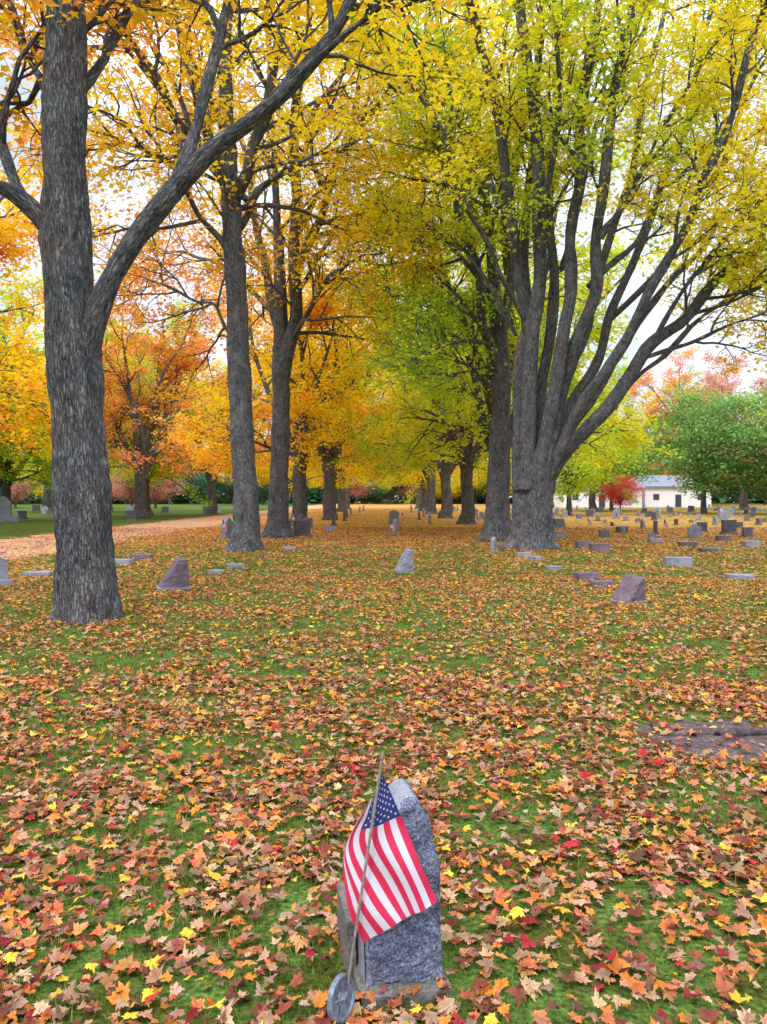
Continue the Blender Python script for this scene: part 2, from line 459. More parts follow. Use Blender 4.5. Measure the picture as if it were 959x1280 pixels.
def avenue_tree(seed, hfork=4.5, r=.5, nl=7, L=12.5, P=None, spreadang=(14, 42), tone=.45, lean=0):
    T = Tree(seed); rng = T.rng
    P = dict(DEF, **(P or {}))
    zz = np.concatenate([np.linspace(-.2, 1.2, 12), np.linspace(1.4, hfork + 1, 14)])
    x = np.cumsum(rng.normal(0, .02, len(zz))) + lean * zz
    y = np.cumsum(rng.normal(0, .02, len(zz)))
    pts = np.stack([x, y, zz], 1)
    rad = r * (1 - .3 * np.clip(zz, 0, None) / (hfork + 1))
    T.tube(pts, rad, 22, flare=.42, rough=.05)
    top = pts[-6]
    for k in range(nl):
        az = k * 2.4 + rng.normal(0, .3)
        an = R(rng.uniform(*spreadang)) if k else R(6)
        d = np.array([math.cos(az) * math.sin(an), math.sin(az) * math.sin(an), math.cos(an)])
        z0 = top + np.array([0, 0, rng.uniform(-1.3, .3)])
        if k: z0 = z0 + np.array([d[0], d[1], 0]) * .2
        grow(T, z0, d, L * rng.uniform(.8, 1.1), r * rng.uniform(.42, .6), 0, P, tone + rng.normal(0, .15))
    for k in range(4):
        az = k * 1.6 + rng.normal(0, .3); d = np.array([math.cos(az), math.sin(az), .42])
        Q = dict(P, nc=(6, 5, 4), up=(-.0, -.02, -.03, -.05))
        grow(T, pts[-7] + np.array([0, 0, rng.uniform(-.2, .8)]), d, rng.uniform(4.5, 6.5), .12, 0, Q, tone + rng.normal(0, .15))
    return T

def big_maple(loc):
    w = surveyor(loc); X0, D = loc
    T = Tree(5)
    P = dict(DEF, nc=(9, 5, 4), ln=(None, 3.0, 1.6, .85), leaves=12, ang=(44, 48, 45), t0=(.40, .2, .15), zmin=5.6, up=(.07, .04, .0, -.05), spread=.22)
    zz = np.concatenate([np.linspace(-.25, 1.2, 26), np.linspace(1.3, 3.2, 26)])
    pts = np.stack([.06 * zz, 0 * zz, zz], 1)
    rad = .58 + .04 * np.clip(zz - 1.3, 0, 3)
    rad[-9:] *= np.linspace(1, .5, 9)
    T.tube(pts, rad, 56, flare=.55, rough=.15)
    LB = [
        ([(652, 612, -.15), (649, 500, -.2), (654, 400, -.4), (644, 270, -.8), (615, 120, -1.2), (580, -20, -1.6), (555, -170, -2)], .25, .06, .30),
        ([(658, 612, -.35), (664, 480, -.5), (672, 350, -1.0), (668, 220, -1.6), (655, 80, -2.2), (650, -60, -2.6), (640, -230, -3)], .26, .07, .35),
        ([(664, 600, .35), (664, 470, .8), (655, 350, 1.4), (660, 220, 2.2), (672, 80, 2.8), (690, -60, 3.2), (690, -230, 3.6)], .19, .05, .45),
        ([(668, 598, .3), (682, 480, .5), (688, 350, .9), (688, 220, 1.4), (702, 90, 1.8), (715, -50, 2), (730, -230, 2.2)], .20, .07, .4),
        ([(671, 608, -.4), (694, 480, -.8), (712, 360, -1.3), (718, 230, -1.8), (735, 90, -2.2), (745, -50, -2.4), (760, -200, -2.6)], .23, .06, .35),
        ([(676, 605, -.35), (702, 490, -.6), (733, 370, -1.2), (752, 250, -2.0), (772, 110, -2.6), (796, -30, -3), (820, -180, -3.4)], .22, .06, .25),
        ([(678, 598, .4), (708, 480, 1.0), (748, 360, 1.8), (780, 230, 2.6), (805, 100, 3.2), (835, -20, 3.8), (860, -150, 4.2)], .16, .05, .45),
        ([(680, 598, .2), (718, 500, .6), (766, 395, 1.5), (812, 275, 2.4), (852, 150, 3.2), (890, 0, 4), (925, -130, 4.4)], .18, .05, .35),
        ([(682, 600, -.2), (728, 508, -.9), (782, 420, -1.8), (835, 325, -2.6), (882, 225, -3.4), (925, 115, -4), (960, 0, -4.6)], .19, .05, .5),
        ([(680, 608, .0), (725, 537, .1), (787, 465, .2), (850, 400, .2), (905, 345, .2), (960, 288, .1), (1030, 215, .0)], .25, .07, .5),
        ([(684, 588, .3), (738, 495, .9), (800, 400, 1.6), (866, 310, 2.6), (930, 235, 3.2), (1000, 155, 4), (1060, 90, 5)], .14, .04, .45),
        ([(684, 592, .5), (760, 515, 1.6), (830, 440, 2.6), (905, 370, 3.6), (980, 305, 4.6), (1060, 240, 5.4)], .11, .035, .6),
    ]
    for i, (c, r0, r1, tone) in enumerate(LB):
        limb(T, [w(*q) for q in c], r0, r1, P, tone + T.rng.normal(0, .1), n=44, sides=18, rough=.04, wob=.09, t0=.46 if i >= 8 else None)
    S = [([(655, 400, -.5), (625, 340, -1.2), (590, 260, -2.0), (548, 170, -2.8), (500, 85, -3.2), (455, 15, -3.5)], .09, .02, .4),
         ([(645, 420, .2), (610, 360, .6), (570, 310, 1.2), (525, 285, 2.0), (480, 290, 2.6)], .07, .015, .2),
         ([(650, 330, .4), (610, 250, 1), (560, 200, 1.8), (510, 180, 2.6)], .08, .02, .5),
         ([(700, 340, 1.0), (728, 250, .4), (745, 150, 0), (800, 40, -.4), (830, -70, -1)], .10, .04, .5),
         ([(735, 360, -1.3), (790, 300, -1.0), (835, 215, -.5), (880, 120, 0), (940, 40, .6)], .10, .035, .4),
         ([(800, 450, .2), (870, 425, .8), (940, 395, 1.5), (1000, 370, 2.4)], .07, .02, .6),
         ([(860, 395, .2), (905, 380, -.4), (960, 350, -1), (1010, 330, -1.6)], .06, .02, .6),
         ([(762, 400, 1.5), (830, 330, 1.2), (900, 205, .6), (950, 100, 0), (1000, 0, -.5)], .10, .035, .4),
         ([(668, 300, -1.3), (690, 200, -2.6), (700, 90, -3.6), (690, -40, -4.4)], .10, .035, .3),
         ([(750, 300, -1.8), (800, 220, -2.4), (850, 120, -3), (905, 30, -3.6)], .08, .03, .4),
         ([(820, 420, -.2), (862, 350, -.8), (915, 300, -1.4), (975, 210, -2)], .08, .03, .5),
         ([(645, 300, -.8), (600, 210, 0), (560, 120, .8), (540, 20, 1.2), (500, -80, 1.5)], .09, .03, .3)]
    P2 = dict(P, nc=(7, 5, 4), ln=(None, 2.3, 1.3, .75), zmin=5.0)
    for c, r0, r1, tone in S:
        limb(T, [w(*q) for q in c], r0, r1, P2, tone, n=26, sides=10, t0=.3, wob=.08)
    return finish_tree(T, 'maple_tree', (X0, D, 0), .15, LOBED, M_YELLOW,
                       'huge many-stemmed maple with gray bark and yellow leaves', group='avenue maples')

def near_maple(loc):
    w = surveyor(loc); X0, D = loc
    T = Tree(21)
    P = dict(DEF, nc=(8, 5, 4), ln=(None, 2.4, 1.2, .7), leaves=11, t0=(.35, .15, .15), zmin=6.6, spread=.18, up=(.06, .06, .04, -.02))
    c = [w(109, 790), w(108, 740), w(103, 620), (w(97, 480)), w(88, 330), w(84, 200), w(86, 60), w(88, -80), w(100, -250), w(110, -450)]
    pts = catmull(c, 170); z = pts[:, 2]
    rad = np.interp(z, [0, 1, 3.5, 5, 8, 13], [.37, .335, .31, .29, .24, .1])
    T.tube(pts, rad, 80, flare=.22, rough=.06)
    sprout(T, pts[80:], rad[80:], 0, dict(P, nc=(9, 5, 4)), .7)
    LB = [([(108, 450, 0), (126, 385, -.05), (160, 318, -.12), (205, 258, -.2), (262, 196, -.3), (335, 140, -.45), (405, 65, -.6), (440, 5, -.7), (480, -120, -.9)], .165, .05, .5, .6, 0),
          ([(222, 238, -.25), (246, 170, -.15), (262, 110, 0), (278, 50, .2), (292, -20, .4), (300, -120, .6)], .09, .04, .6, .5, 0),
          ([(78, 305, 0), (48, 268, -.1), (10, 240, -.2), (-50, 228, -.4), (-130, 200, -.8)], .13, .05, .7, .6, 0),
          ([(45, 265, -.1), (25, 235, .1), (8, 190, .3), (-12, 130, .5), (-40, 40, .8)], .09, .035, .7, .5, 0),
          ([(92, 150, 0), (120, 90, .5), (165, 30, 1.2), (215, -50, 2.0), (250, -160, 2.6)], .07, .025, .75, .3, .05),
          ([(84, 190, 0), (60, 110, .6), (20, 20, 1.4), (-30, -90, 2.2)], .08, .025, .8, .3, .05)]
    for c, r0, r1, tone, t0, wb in LB:
        limb(T, [w(*q) for q in c], r0, r1, dict(P, nc=(6, 5, 4)), tone, n=60, sides=24, t0=t0, rough=.03, wob=wb)
    return finish_tree(T, 'maple_tree', (X0, D, 0), .12, LOBED, M_GOLD,
                       'near maple with furrowed gray bark and a long forked side limb', group='avenue maples')

def tall_maple(loc, seed, spec, r, tonebase, mat, label, zfork, leaves=15):
    w = surveyor(loc); X0, D = loc
    T = Tree(seed)
    P = dict(DEF, nc=(9, 6, 4), ln=(None, 4.0, 1.9, .9), leaves=leaves, t0=(.12, .15, .15), zmin=5.5, ang=(55, 48, 45), spread=.25)
    trunk, limbs = spec
    pts = catmull([w(*q) for q in trunk], 90); z = pts[:, 2]
    rad = np.interp(z, [0, 2, zfork, zfork + 8], [r, r * .85, r * .68, r * .2])
    T.tube(pts, rad, 36, flare=.55, rough=.06)
    sprout(T, pts[45:], rad[45:], 0, dict(P, nc=(8, 6, 4), t0=(.1, .15, .15)), tonebase)
    for c, r0, r1, tone in limbs:
        limb(T, [w(*q) for q in c], r0, r1, P, tone, n=30, sides=14, wob=.10)
    return finish_tree(T, 'maple_tree', (X0, D, 0), .16, LOBED, mat, label, group='avenue maples')

R1 = big_maple(spot(663, 686))
L1 = near_maple(spot(109, 775))
L2 = tall_maple(spot(308, 689), 33,
    ([(308, 695), (308, 640), (303, 540), (300, 440), (294, 320), (289, 220), (285, 100), (290, -40), (300, -220)],
     [([(291, 260), (310, 215, -.5), (330, 150, -1), (352, 60, -1.6), (370, -60, -2.4), (390, -180, -3)], .20, .06, .6),
      ([(290, 250), (268, 195, .6), (245, 120, 1.2), (225, 20, 2), (200, -100, 3)], .18, .06, .65),
      ([(296, 340), (262, 270, -.8), (215, 215, -1.6), (160, 180, -2.2), (110, 165, -2.6)], .10, .03, .7),
      ([(292, 300), (330, 245, 1), (375, 190, 2), (420, 110, 3), (455, 20, 4)], .13, .04, .5),
      ([(288, 230), (250, 175, -1), (200, 110, -2.2), (150, 20, -3.4), (110, -70, -4.4)], .15, .05, .65),
      ([(300, 430), (265, 390, .6), (225, 360, 1.6), (180, 350, 2.4)], .06, .02, .9)]),
    .40, .5, M_GOLD, 'tall slender maple with straight gray trunk and golden crown', 10.5, 10)
L3 = tall_maple(spot(347, 672), 44,
    ([(347, 676), (349, 620), (352, 520), (352, 420), (350, 320), (345, 220), (340, 100), (335, -20)],
     [([(355, 470), (366, 400, -.5), (372, 310, -1), (372, 200, -2), (380, 60, -3), (400, -60, -3.6)], .30, .08, .5),
      ([(352, 420), (330, 340, 1), (318, 250, 2), (290, 130, 3.5), (260, 20, 4.5)], .20, .06, .6),
      ([(368, 350), (400, 270, 0), (432, 180, .6), (455, 90, 1), (480, 0, 2)], .18, .05, .4),
      ([(372, 300), (410, 220, -1), (452, 160, -2), (500, 120, -3), (540, 90, -4)], .13, .04, .35),
      ([(366, 380), (410, 310, 1), (455, 260, 2), (500, 230, 3)], .11, .03, .5),
      ([(356, 440), (395, 380, -1.5), (430, 335, -3), (470, 320, -4.5)], .11, .03, .65),
      ([(350, 400), (300, 350, 1.5), (250, 320, 3), (205, 320, 4)], .11, .03, .95)]),
    .47, .45, M_GOLD, 'stout maple forking into two heavy stems, golden orange leaves', 7, 11)
R2 = tall_maple(spot(623, 677), 55,
    ([(622, 682), (623, 620), (627, 520), (624, 420), (614, 320), (602, 200), (590, 80), (580, -40)],
     [([(624, 470), (607, 400, -1), (587, 300, -2), (560, 200, -3), (530, 100, -4)], .19, .05, .5),
      ([(624, 440), (637, 350, 1), (642, 250, 2), (650, 120, 3), (655, 0, 4)], .22, .07, .5),
      ([(617, 380), (570, 310, 1), (520, 270, 2), (470, 250, 3)], .11, .03, .6),
      ([(607, 300), (565, 220, -1), (520, 150, -2), (475, 100, -2.6)], .12, .03, .65),
      ([(602, 200), (555, 120, 1), (510, 50, 2), (470, -20, 3)], .11, .03, .7),
      ([(622, 420), (570, 385, 2), (520, 365, 3.5), (480, 360, 5)], .08, .02, .2),
      ([(626, 500), (590, 460, 0), (550, 440, -1), (510, 440, -2)], .07, .02, .1)]),
    .46, .55, M_YGREEN, 'maple with upright gray trunk and yellow green leaves', 6.5, 9)

gmeshes = []
for sd, hf, nl, sa in ((101, 4.6, 7, (12, 40)), (102, 5.2, 6, (10, 36)), (103, 4.0, 7, (16, 46))):
    gmeshes.append(avenue_tree(sd, hf, .44, nl, 12.5, spreadang=sa))
x, d = spot(585, 655)
G0 = finish_tree(gmeshes[0], 'maple_tree', (x, d, 0), .195, KITE, M_YGREEN, 'avenue maple with gray trunk and spreading yellow green crown', group='avenue maples', rotz=.4)
x, d = spot(413, 650)
G1 = finish_tree(gmeshes[1], 'maple_tree', (x, d, 0), .195, KITE, M_GOLD, 'avenue maple with gray trunk and golden orange crown', group='avenue maples', rotz=2.2)
x, d = spot(225, 642)
G2 = finish_tree(gmeshes[2], 'maple_tree', (x, d * .86, 0), .20, KITE, M_YGREEN, 'forked maple with green and orange crown beside the lane', group='field maples', rotz=1.0)
GG = [G0, G1, G2]
rnd = random.Random(7)
LBL = {M_GOLD: 'avenue maple with gray trunk and golden orange crown', M_YGREEN: 'avenue maple with gray trunk and yellow green crown',
       M_YELLOW: 'avenue maple with gray trunk and bright yellow crown', M_ORANGE: 'avenue maple with gray trunk and orange crown'}
for i, y in enumerate([62, 78, 95, 113]):
    m = [M_YGREEN, M_YELLOW, M_YELLOW, M_YGREEN][i % 4]
    copy_thing(GG[i % 3], (5.0 + rnd.uniform(-.3, .3), y, 0), rnd.uniform(0, 6.28), rnd.uniform(.92, 1.05), LBL[m], 'avenue maples', {'crown': m})
for i, y in enumerate([45, 73, 90, 108]):
    m = [M_GOLD, M_GOLD, M_YELLOW, M_GOLD][i % 4]
    copy_thing(GG[(i + 1) % 3], (-4.7 + rnd.uniform(-.3, .3), y, 0), rnd.uniform(0, 6.28), rnd.uniform(.92, 1.05), LBL[m], 'avenue maples', {'crown': m})
copy_thing(G0, (5.6, 38.5, 0), 3.3, 1.08, LBL[M_YGREEN], 'avenue maples', {'crown': M_YGREEN})

def ft(src, u, d, sc, mat, label, rz=None, grp='field maples'):
    return copy_thing(src, ((u - 480) * d / 1000, d, 0), rnd.uniform(0, 6.28) if rz is None else rz, sc, label, grp, {'crown': mat})
ft(G0, 266, 74, 1.0, M_GOLD, 'twin-stemmed maple with golden crown across the lane')
ft(G1, 175, 60, 1.0, M_ORANGE, 'maple with vivid orange and coral crown across the lane')
ft(G2, 8, 56, .85, M_YGREEN, 'spreading maple with green and yellow crown')
ft(G0, 60, 92, 1.15, M_YGREEN, 'tall maple with yellow green crown')
ft(G1, -110, 36, 1.15, M_GOLD, 'tall maple with golden crown on open lawn')
ft(G2, -75, 50, 1.1, M_YGREEN, 'tall maple with yellow green crown on open lawn')
ft(G0, 120, 84, 1.15, M_YELLOW, 'maple with yellow crown on open lawn')
ft(G1, 300, 100, 1.1, M_GOLD, 'maple with golden crown across the lane')
ft(G0, 700, 150, 1.55, M_YELLOW, 'tall yellow maple behind the white building')
ft(G2, 742, 92, .98, M_YGREEN, 'yellow green maple on the open lawn')
ft(G1, 850, 150, 1.6, M_ORANGE, 'tall orange maple behind the white building')
ft(G2, 785, 156, 1.5, M_YGREEN, 'tall yellow green maple behind the white building')
ft(G0, 930, 108, 1.15, M_PINK, 'tall dusky orange maple on the open lawn')
ft(G2, 1000, 100, 1.15, M_ORANGE, 'tall orange maple on the open lawn')

def round_tree(seed, r, h, size, mat, name, label, n=16000, trunk_r=.28):
    T = Tree(seed); rng = T.rng
    zz = np.linspace(-.2, h * .45, 12)
    T.tube(np.stack([0 * zz, 0 * zz, zz], 1), trunk_r * (1 - .4 * np.clip(zz, 0, 9) / (h * .45)), 12, flare=.3, rough=.03)
    zc = h * .58; rz = h * .44
    nb = 80
    cs = nrm(rng.normal(0, 1, (nb, 3))) * rng.uniform(.45, 1.0, (nb, 1)) * np.array([r, r, rz]) + np.array([0, 0, zc])
    cs[:, 2] = np.maximum(cs[:, 2], h * .2)
    for c in cs[:30]:
        T.tube(catmull([(0, 0, h * .16), c * np.array([.3, .3, .55]) + np.array([0, 0, h * .1]), c], 7), np.linspace(trunk_r * .45, .03, 7), 6)
    k = n // nb
    for c in cs:
        p = c + rng.normal(0, 1, (k, 3)) * np.array([.15 * r, .15 * r, .09 * rz])
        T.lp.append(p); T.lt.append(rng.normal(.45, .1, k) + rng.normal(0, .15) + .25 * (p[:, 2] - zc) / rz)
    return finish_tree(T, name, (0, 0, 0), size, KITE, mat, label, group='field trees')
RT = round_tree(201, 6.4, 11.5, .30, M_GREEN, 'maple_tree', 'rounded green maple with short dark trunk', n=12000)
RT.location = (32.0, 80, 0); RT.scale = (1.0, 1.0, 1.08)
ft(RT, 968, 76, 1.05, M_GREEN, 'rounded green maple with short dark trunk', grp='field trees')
ft(RT, 712, 72, .92, M_YGREEN, 'rounded pale green maple with gray trunk', grp='field trees')
ft(RT, 765, 100, .9, M_GREEN, 'rounded green maple with short dark trunk', grp='field trees')
ft(RT, 776, 90, .36, M_RED, 'small bright red maple near the white building', grp='field trees')
for u, d, s, m, l in ((815, 165, .9, M_PINK, 'dusky red tree behind the building'), (868, 165, .8, M_PINK, 'dusky red tree behind the building'),
                      (735, 166, .8, M_RED, 'bright red maple behind the building'),
                      (20, 125, .7, M_PINK, 'dusky pink tree across the lawn'), (165, 120, .65, M_PINK, 'dusky pink tree across the lawn'),
                      (195, 122, .6, M_PINK, 'dusky pink tree across the lawn'), (0, 118, .6, M_PINK, 'dusky pink tree across the lawn')):
    ft(RT, u, d, s, m, l, grp='field trees')
for i in range(40):
    u = -260 + i * 37 + rnd.uniform(-10, 10); d = rnd.uniform(172, 205)
    m = rnd.choice([M_DKGREEN, M_DKGREEN, M_GREEN, M_YGREEN, M_PINK, M_GOLD])
    ft(RT, u, d, (1.1 * rnd.uniform(.8, 1.2),) * 2 + (rnd.uniform(.8, 1.3),), m,
       {M_DKGREEN: 'far dark green tree closing the lawn', M_GREEN: 'far green tree closing the lawn'}.get(m, 'far autumn coloured tree closing the lawn'), grp='trees on the far edge')
rw = np.random.default_rng(9)
nw = 26000
xx = rw.uniform(-190, 190, nw); yy = rw.uniform(206, 222, nw)
hh = 5 + 4 * vnoise(np.stack([xx * .12, xx * 0, xx * 0], 1), 41)
pp = np.stack([xx, yy, rw.uniform(0, 1, nw) * hh], 1)
obj('far_woods', leaves_mesh('far_woods', pp, .3 + .5 * vnoise(pp * .08, 43), 1.7, KITE, M_DKGREEN, rw), kind='stuff')

# ------------------------------------------------------------------ ground, lane
V = np.array([(-700, -60, 0), (700, -60, 0), (700, 1200, 0), (-700, 1200, 0)])
obj('ground', build_mesh('ground', V, [[(0, 1, 2, 3)]], [M_GROUND]), kind='structure')
ys = np.linspace(-30, 220, 240)
xa = -9.7 + .35 * (vnoise(np.stack([ys * .8, ys * 0, ys * 0], 1), 5) - .5) * 2
xb = -14.6 + .35 * (vnoise(np.stack([ys * .8, ys * 0, ys * 0], 1), 6) - .5) * 2
V = np.concatenate([np.stack([xb, ys, ys * 0 + .006], 1), np.stack([xa, ys, ys * 0 + .006], 1)])
n = len(ys); i = np.arange(n - 1)
obj('road', build_mesh('road', V, [np.stack([i, i + n, i + n + 1, i + 1], 1)], [M_ROAD]), kind='structure')

# ------------------------------------------------------------------ leaf litter
PAL = np.array([(.50, .26, .17), (.57, .37, .23), (.74, .25, .045), (.29, .08, .05), (.44, .035, .045), (.19, .09, .055), (.82, .55, .06), (.58, .18, .08), (.68, .33, .11)])
WN = np.array([.19, .16, .12, .15, .05, .11, .05, .13, .11])
WF = np.array([.11, .11, .25, .08, .02, .06, .14, .10, .16])
rg = np.random.default_rng(77)
half = [(0.0, -.38), (.10, -.28), (.36, -.34), (.30, -.14), (.40, -.08), (.58, .12), (.40, .12), (.38, .24), (.20, .16), (.24, .36), (.13, .36), (0, .62)]
MAP = np.array(half + [(-x, y) for x, y in half[-2:0:-1]])
SMALL = np.array([(0, -.4), (.4, -.3), (.25, -.02), (.5, .2), (.16, .16), (0, .6), (-.16, .16), (-.5, .2), (-.25, -.02), (-.4, -.3)])
TINY = np.array([(0, -.45), (.5, .0), (.1, .15), (0, .6), (-.12, .12), (-.5, .05)])
def on_stump(x, y, k=1.0):
    return ((x - 2.30) / (.62 * k)) ** 2 + ((y - 5.25) / (.46 * k)) ** 2 < 1

def litter(ymin, ymax, dens, outline, smin, smax, curl, lift, floor):
    A = (.56 * (ymax + ymin) + 3.0) * (ymax - ymin)
    n = int(A * dens)
    y = np.sqrt(rg.uniform(ymin ** 2, ymax ** 2, n)); x = rg.uniform(-1, 1, n) * (.56 * y + 1.5)
    q = np.stack([x * 1.7, y * 1.4, 0 * x], 1)
    m = vnoise(q + 30, 21) * .5 + vnoise(q * 2.7 + 60, 22) * .5
    keep = rg.uniform(0, 1, n) < np.clip((m - .26) * 2.7, floor, 1)
    keep &= ~((np.abs(x - .03) < .14) & (y > 2.53) & (y < 2.85))
    keep &= ~((x < -9.7) & (rg.uniform(0, 1, n) < .5)) & (x > -14)
    keep &= ~(on_stump(x, y) & (rg.uniform(0, 1, n) < .6))
    x = x[keep]; y = y[keep]; n = len(x)
    f = np.clip((y - 3.5) / 8, 0, 1)
    cum1 = np.cumsum(WN); cum2 = np.cumsum(WF)
    u = rg.uniform(0, .999, n)
    idx1 = np.searchsorted(cum1 / cum1[-1], u); idx2 = np.searchsorted(cum2 / cum2[-1], u)
    idx = np.where(rg.uniform(0, 1, n) < f, idx2, idx1).clip(0, len(PAL) - 1)
    c = PAL[idx] * rg.uniform(.5, 1.2, (n, 1)) * (1 + rg.normal(0, .07, (n, 3)))
    s = smin + (smax - smin) * rg.uniform(0, 1, n) ** 1.3
    th = rg.uniform(0, 6.283, n)
    K = len(outline)
    ox = outline[:, 0] * 1.0; oy = outline[:, 1]
    asp = rg.uniform(.6, 1.1, n)
    lx = ox[None] * s[:, None] * asp[:, None]; ly = oy[None] * s[:, None]
    c1 = rg.normal(0, 1, n) * curl; c2 = rg.normal(0, 1, n) * curl; tx = rg.normal(0, .2, n); ty = rg.normal(0, .2, n)
    lz = s[:, None] * (c1[:, None] * ox[None] ** 2 * 1.6 + c2[:, None] * oy[None] ** 2 * 1.1 + tx[:, None] * ox[None] + ty[:, None] * oy[None] + rg.normal(0, .09 * curl, (n, K)))
    ct, sn = np.cos(th)[:, None], np.sin(th)[:, None]
    px = x[:, None] + lx * ct - ly * sn; py = y[:, None] + lx * sn + ly * ct
    mn = np.minimum(lz.min(1), 0)
    z0 = lift + rg.uniform(0, .028, n)
    pz = lz - mn[:, None] * .6 + z0[:, None]
    cz = z0 - mn * .6
    pz = np.maximum(pz, .003)
    Vv = np.concatenate([np.stack([px, py, pz], -1), np.stack([x, y, np.maximum(cz, .004)], -1)[:, None, :]], 1)
    b = (np.arange(n) * (K + 1))[:, None, None]
    k = np.arange(K)
    F = np.stack([np.full(K, K), k, (k + 1) % K], 1)[None] + b
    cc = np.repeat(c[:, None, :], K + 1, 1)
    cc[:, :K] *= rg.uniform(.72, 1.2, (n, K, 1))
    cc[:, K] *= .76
    cc = np.clip(cc, .01, .95)
    return Vv.reshape(-1, 3), F.reshape(-1, 3), np.concatenate([cc.reshape(-1, 3), np.ones((n * (K + 1), 1))], 1)

LV, LF, LC, o0 = [], [], [], 0
for a in ((1.3, 7, 960, MAP, .026, .076, .42, .008, .36), (1.3, 3.6, 300, MAP, .028, .074, .42, .008, .6), (7, 16, 430, SMALL, .040, .080, .5, .008, .24), (16, 42, 110, TINY, .065, .12, .4, .008, .2)):
    v_, f_, c_ = litter(*a)
    LV.append(v_); LF.append(f_ + o0); LC.append(c_); o0 += len(v_)
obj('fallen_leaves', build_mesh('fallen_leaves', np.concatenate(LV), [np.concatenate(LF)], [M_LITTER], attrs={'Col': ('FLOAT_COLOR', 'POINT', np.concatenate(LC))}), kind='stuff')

def blades(ymin, ymax, dens, h, wd):
    A = (.56 * (ymax + ymin) + 3.0) * (ymax - ymin)
    n = int(A * dens)
    y = np.sqrt(rg.uniform(ymin ** 2, ymax ** 2, n)); x = rg.uniform(-1, 1, n) * (.56 * y + 1.5)
    q = np.stack([x * 1.3, y * 1.3, 0 * x], 1)
    m = vnoise(q + 130, 31) * .6 + vnoise(q * 4 + 60, 32) * .4
    keep = (rg.uniform(0, 1, n) < np.clip((m - .25) * 2.6, .05, 1)) & (x > -9.6)
    keep &= ~((np.abs(x - .03) < .16) & (y > 2.44) & (y < 2.88)) & ~on_stump(x, y)
    x = x[keep]; y = y[keep]; n = len(x)
    th = rg.uniform(0, 6.283, n); hh = h * rg.uniform(.5, 1.25, n); w = wd * rg.uniform(.7, 1.3, n)
    lean = rg.uniform(.1, .9, n) * hh; la = rg.uniform(0, 6.283, n)
    dx, dy = np.cos(th) * w, np.sin(th) * w
    b1 = np.stack([x - dx, y - dy, 0 * x], 1); b2 = np.stack([x + dx, y + dy, 0 * x], 1)
    mx = x + np.cos(la) * lean * .35; my = y + np.sin(la) * lean * .35
    m1 = np.stack([mx + dx * .8, my + dy * .8, hh * .6], 1); m2 = np.stack([mx - dx * .8, my - dy * .8, hh * .6], 1)
    tp = np.stack([x + np.cos(la) * lean, y + np.sin(la) * lean, hh], 1)
    Vv = np.stack([b1, b2, m1, m2, tp], 1).reshape(-1, 3)
    b = np.arange(n)[:, None] * 5
    c = np.array([.13, .27, .045])[None] * rg.uniform(.45, 1.35, (n, 1)) + rg.uniform(0, .07, (n, 1)) * np.array([1.2, .8, .1])
    return Vv, b + np.array([[0, 1, 2, 3]]), b + np.array([[3, 2, 4]]), np.concatenate([np.repeat(c, 5, 0), np.ones((n * 5, 1))], 1)
GV, GQ, GT, GC, o0 = [], [], [], [], 0
for a in ((1.3, 6, 2600, .036, .0022), (6, 12, 1100, .040, .0035), (12, 26, 260, .05, .006)):
    v_, q_, t_, c_ = blades(*a)
    GV.append(v_); GQ.append(q_ + o0); GT.append(t_ + o0); GC.append(c_); o0 += len(v_)
obj('grass', build_mesh('grass', np.concatenate(GV), [np.concatenate(GQ), np.concatenate(GT)], [M_BLADE], attrs={'Col': ('FLOAT_COLOR', 'POINT', np.concatenate(GC))}), kind='stuff')

# ------------------------------------------------------------------ stones
def rock_grid(nx, ny, nz, fn):
    idx = {}; V = []; F = []
    def vid(i, j, k):
        key = (i, j, k)
        if key not in idx:
            idx[key] = len(V); V.append(fn(i / nx, j / ny, k / nz))
        return idx[key]
    for i in range(nx):
        for j in range(ny):
            F.append((vid(i, j, nz), vid(i + 1, j, nz), vid(i + 1, j + 1, nz), vid(i, j + 1, nz)))
            F.append((vid(i, j, 0), vid(i, j + 1, 0), vid(i + 1, j + 1, 0), vid(i + 1, j, 0)))
    for i in range(nx):
        for k in range(nz):
            F.append((vid(i, 0, k), vid(i + 1, 0, k), vid(i + 1, 0, k + 1), vid(i, 0, k + 1)))
            F.append((vid(i, ny, k), vid(i, ny, k + 1), vid(i + 1, ny, k + 1), vid(i + 1, ny, k)))
    for j in range(ny):
        for k in range(nz):
            F.append((vid(0, j, k), vid(0, j, k + 1), vid(0, j + 1, k + 1), vid(0, j + 1, k)))
            F.append((vid(nx, j, k), vid(nx, j + 1, k), vid(nx, j + 1, k + 1), vid(nx, j, k + 1)))
    return np.array(V), np.array(F)

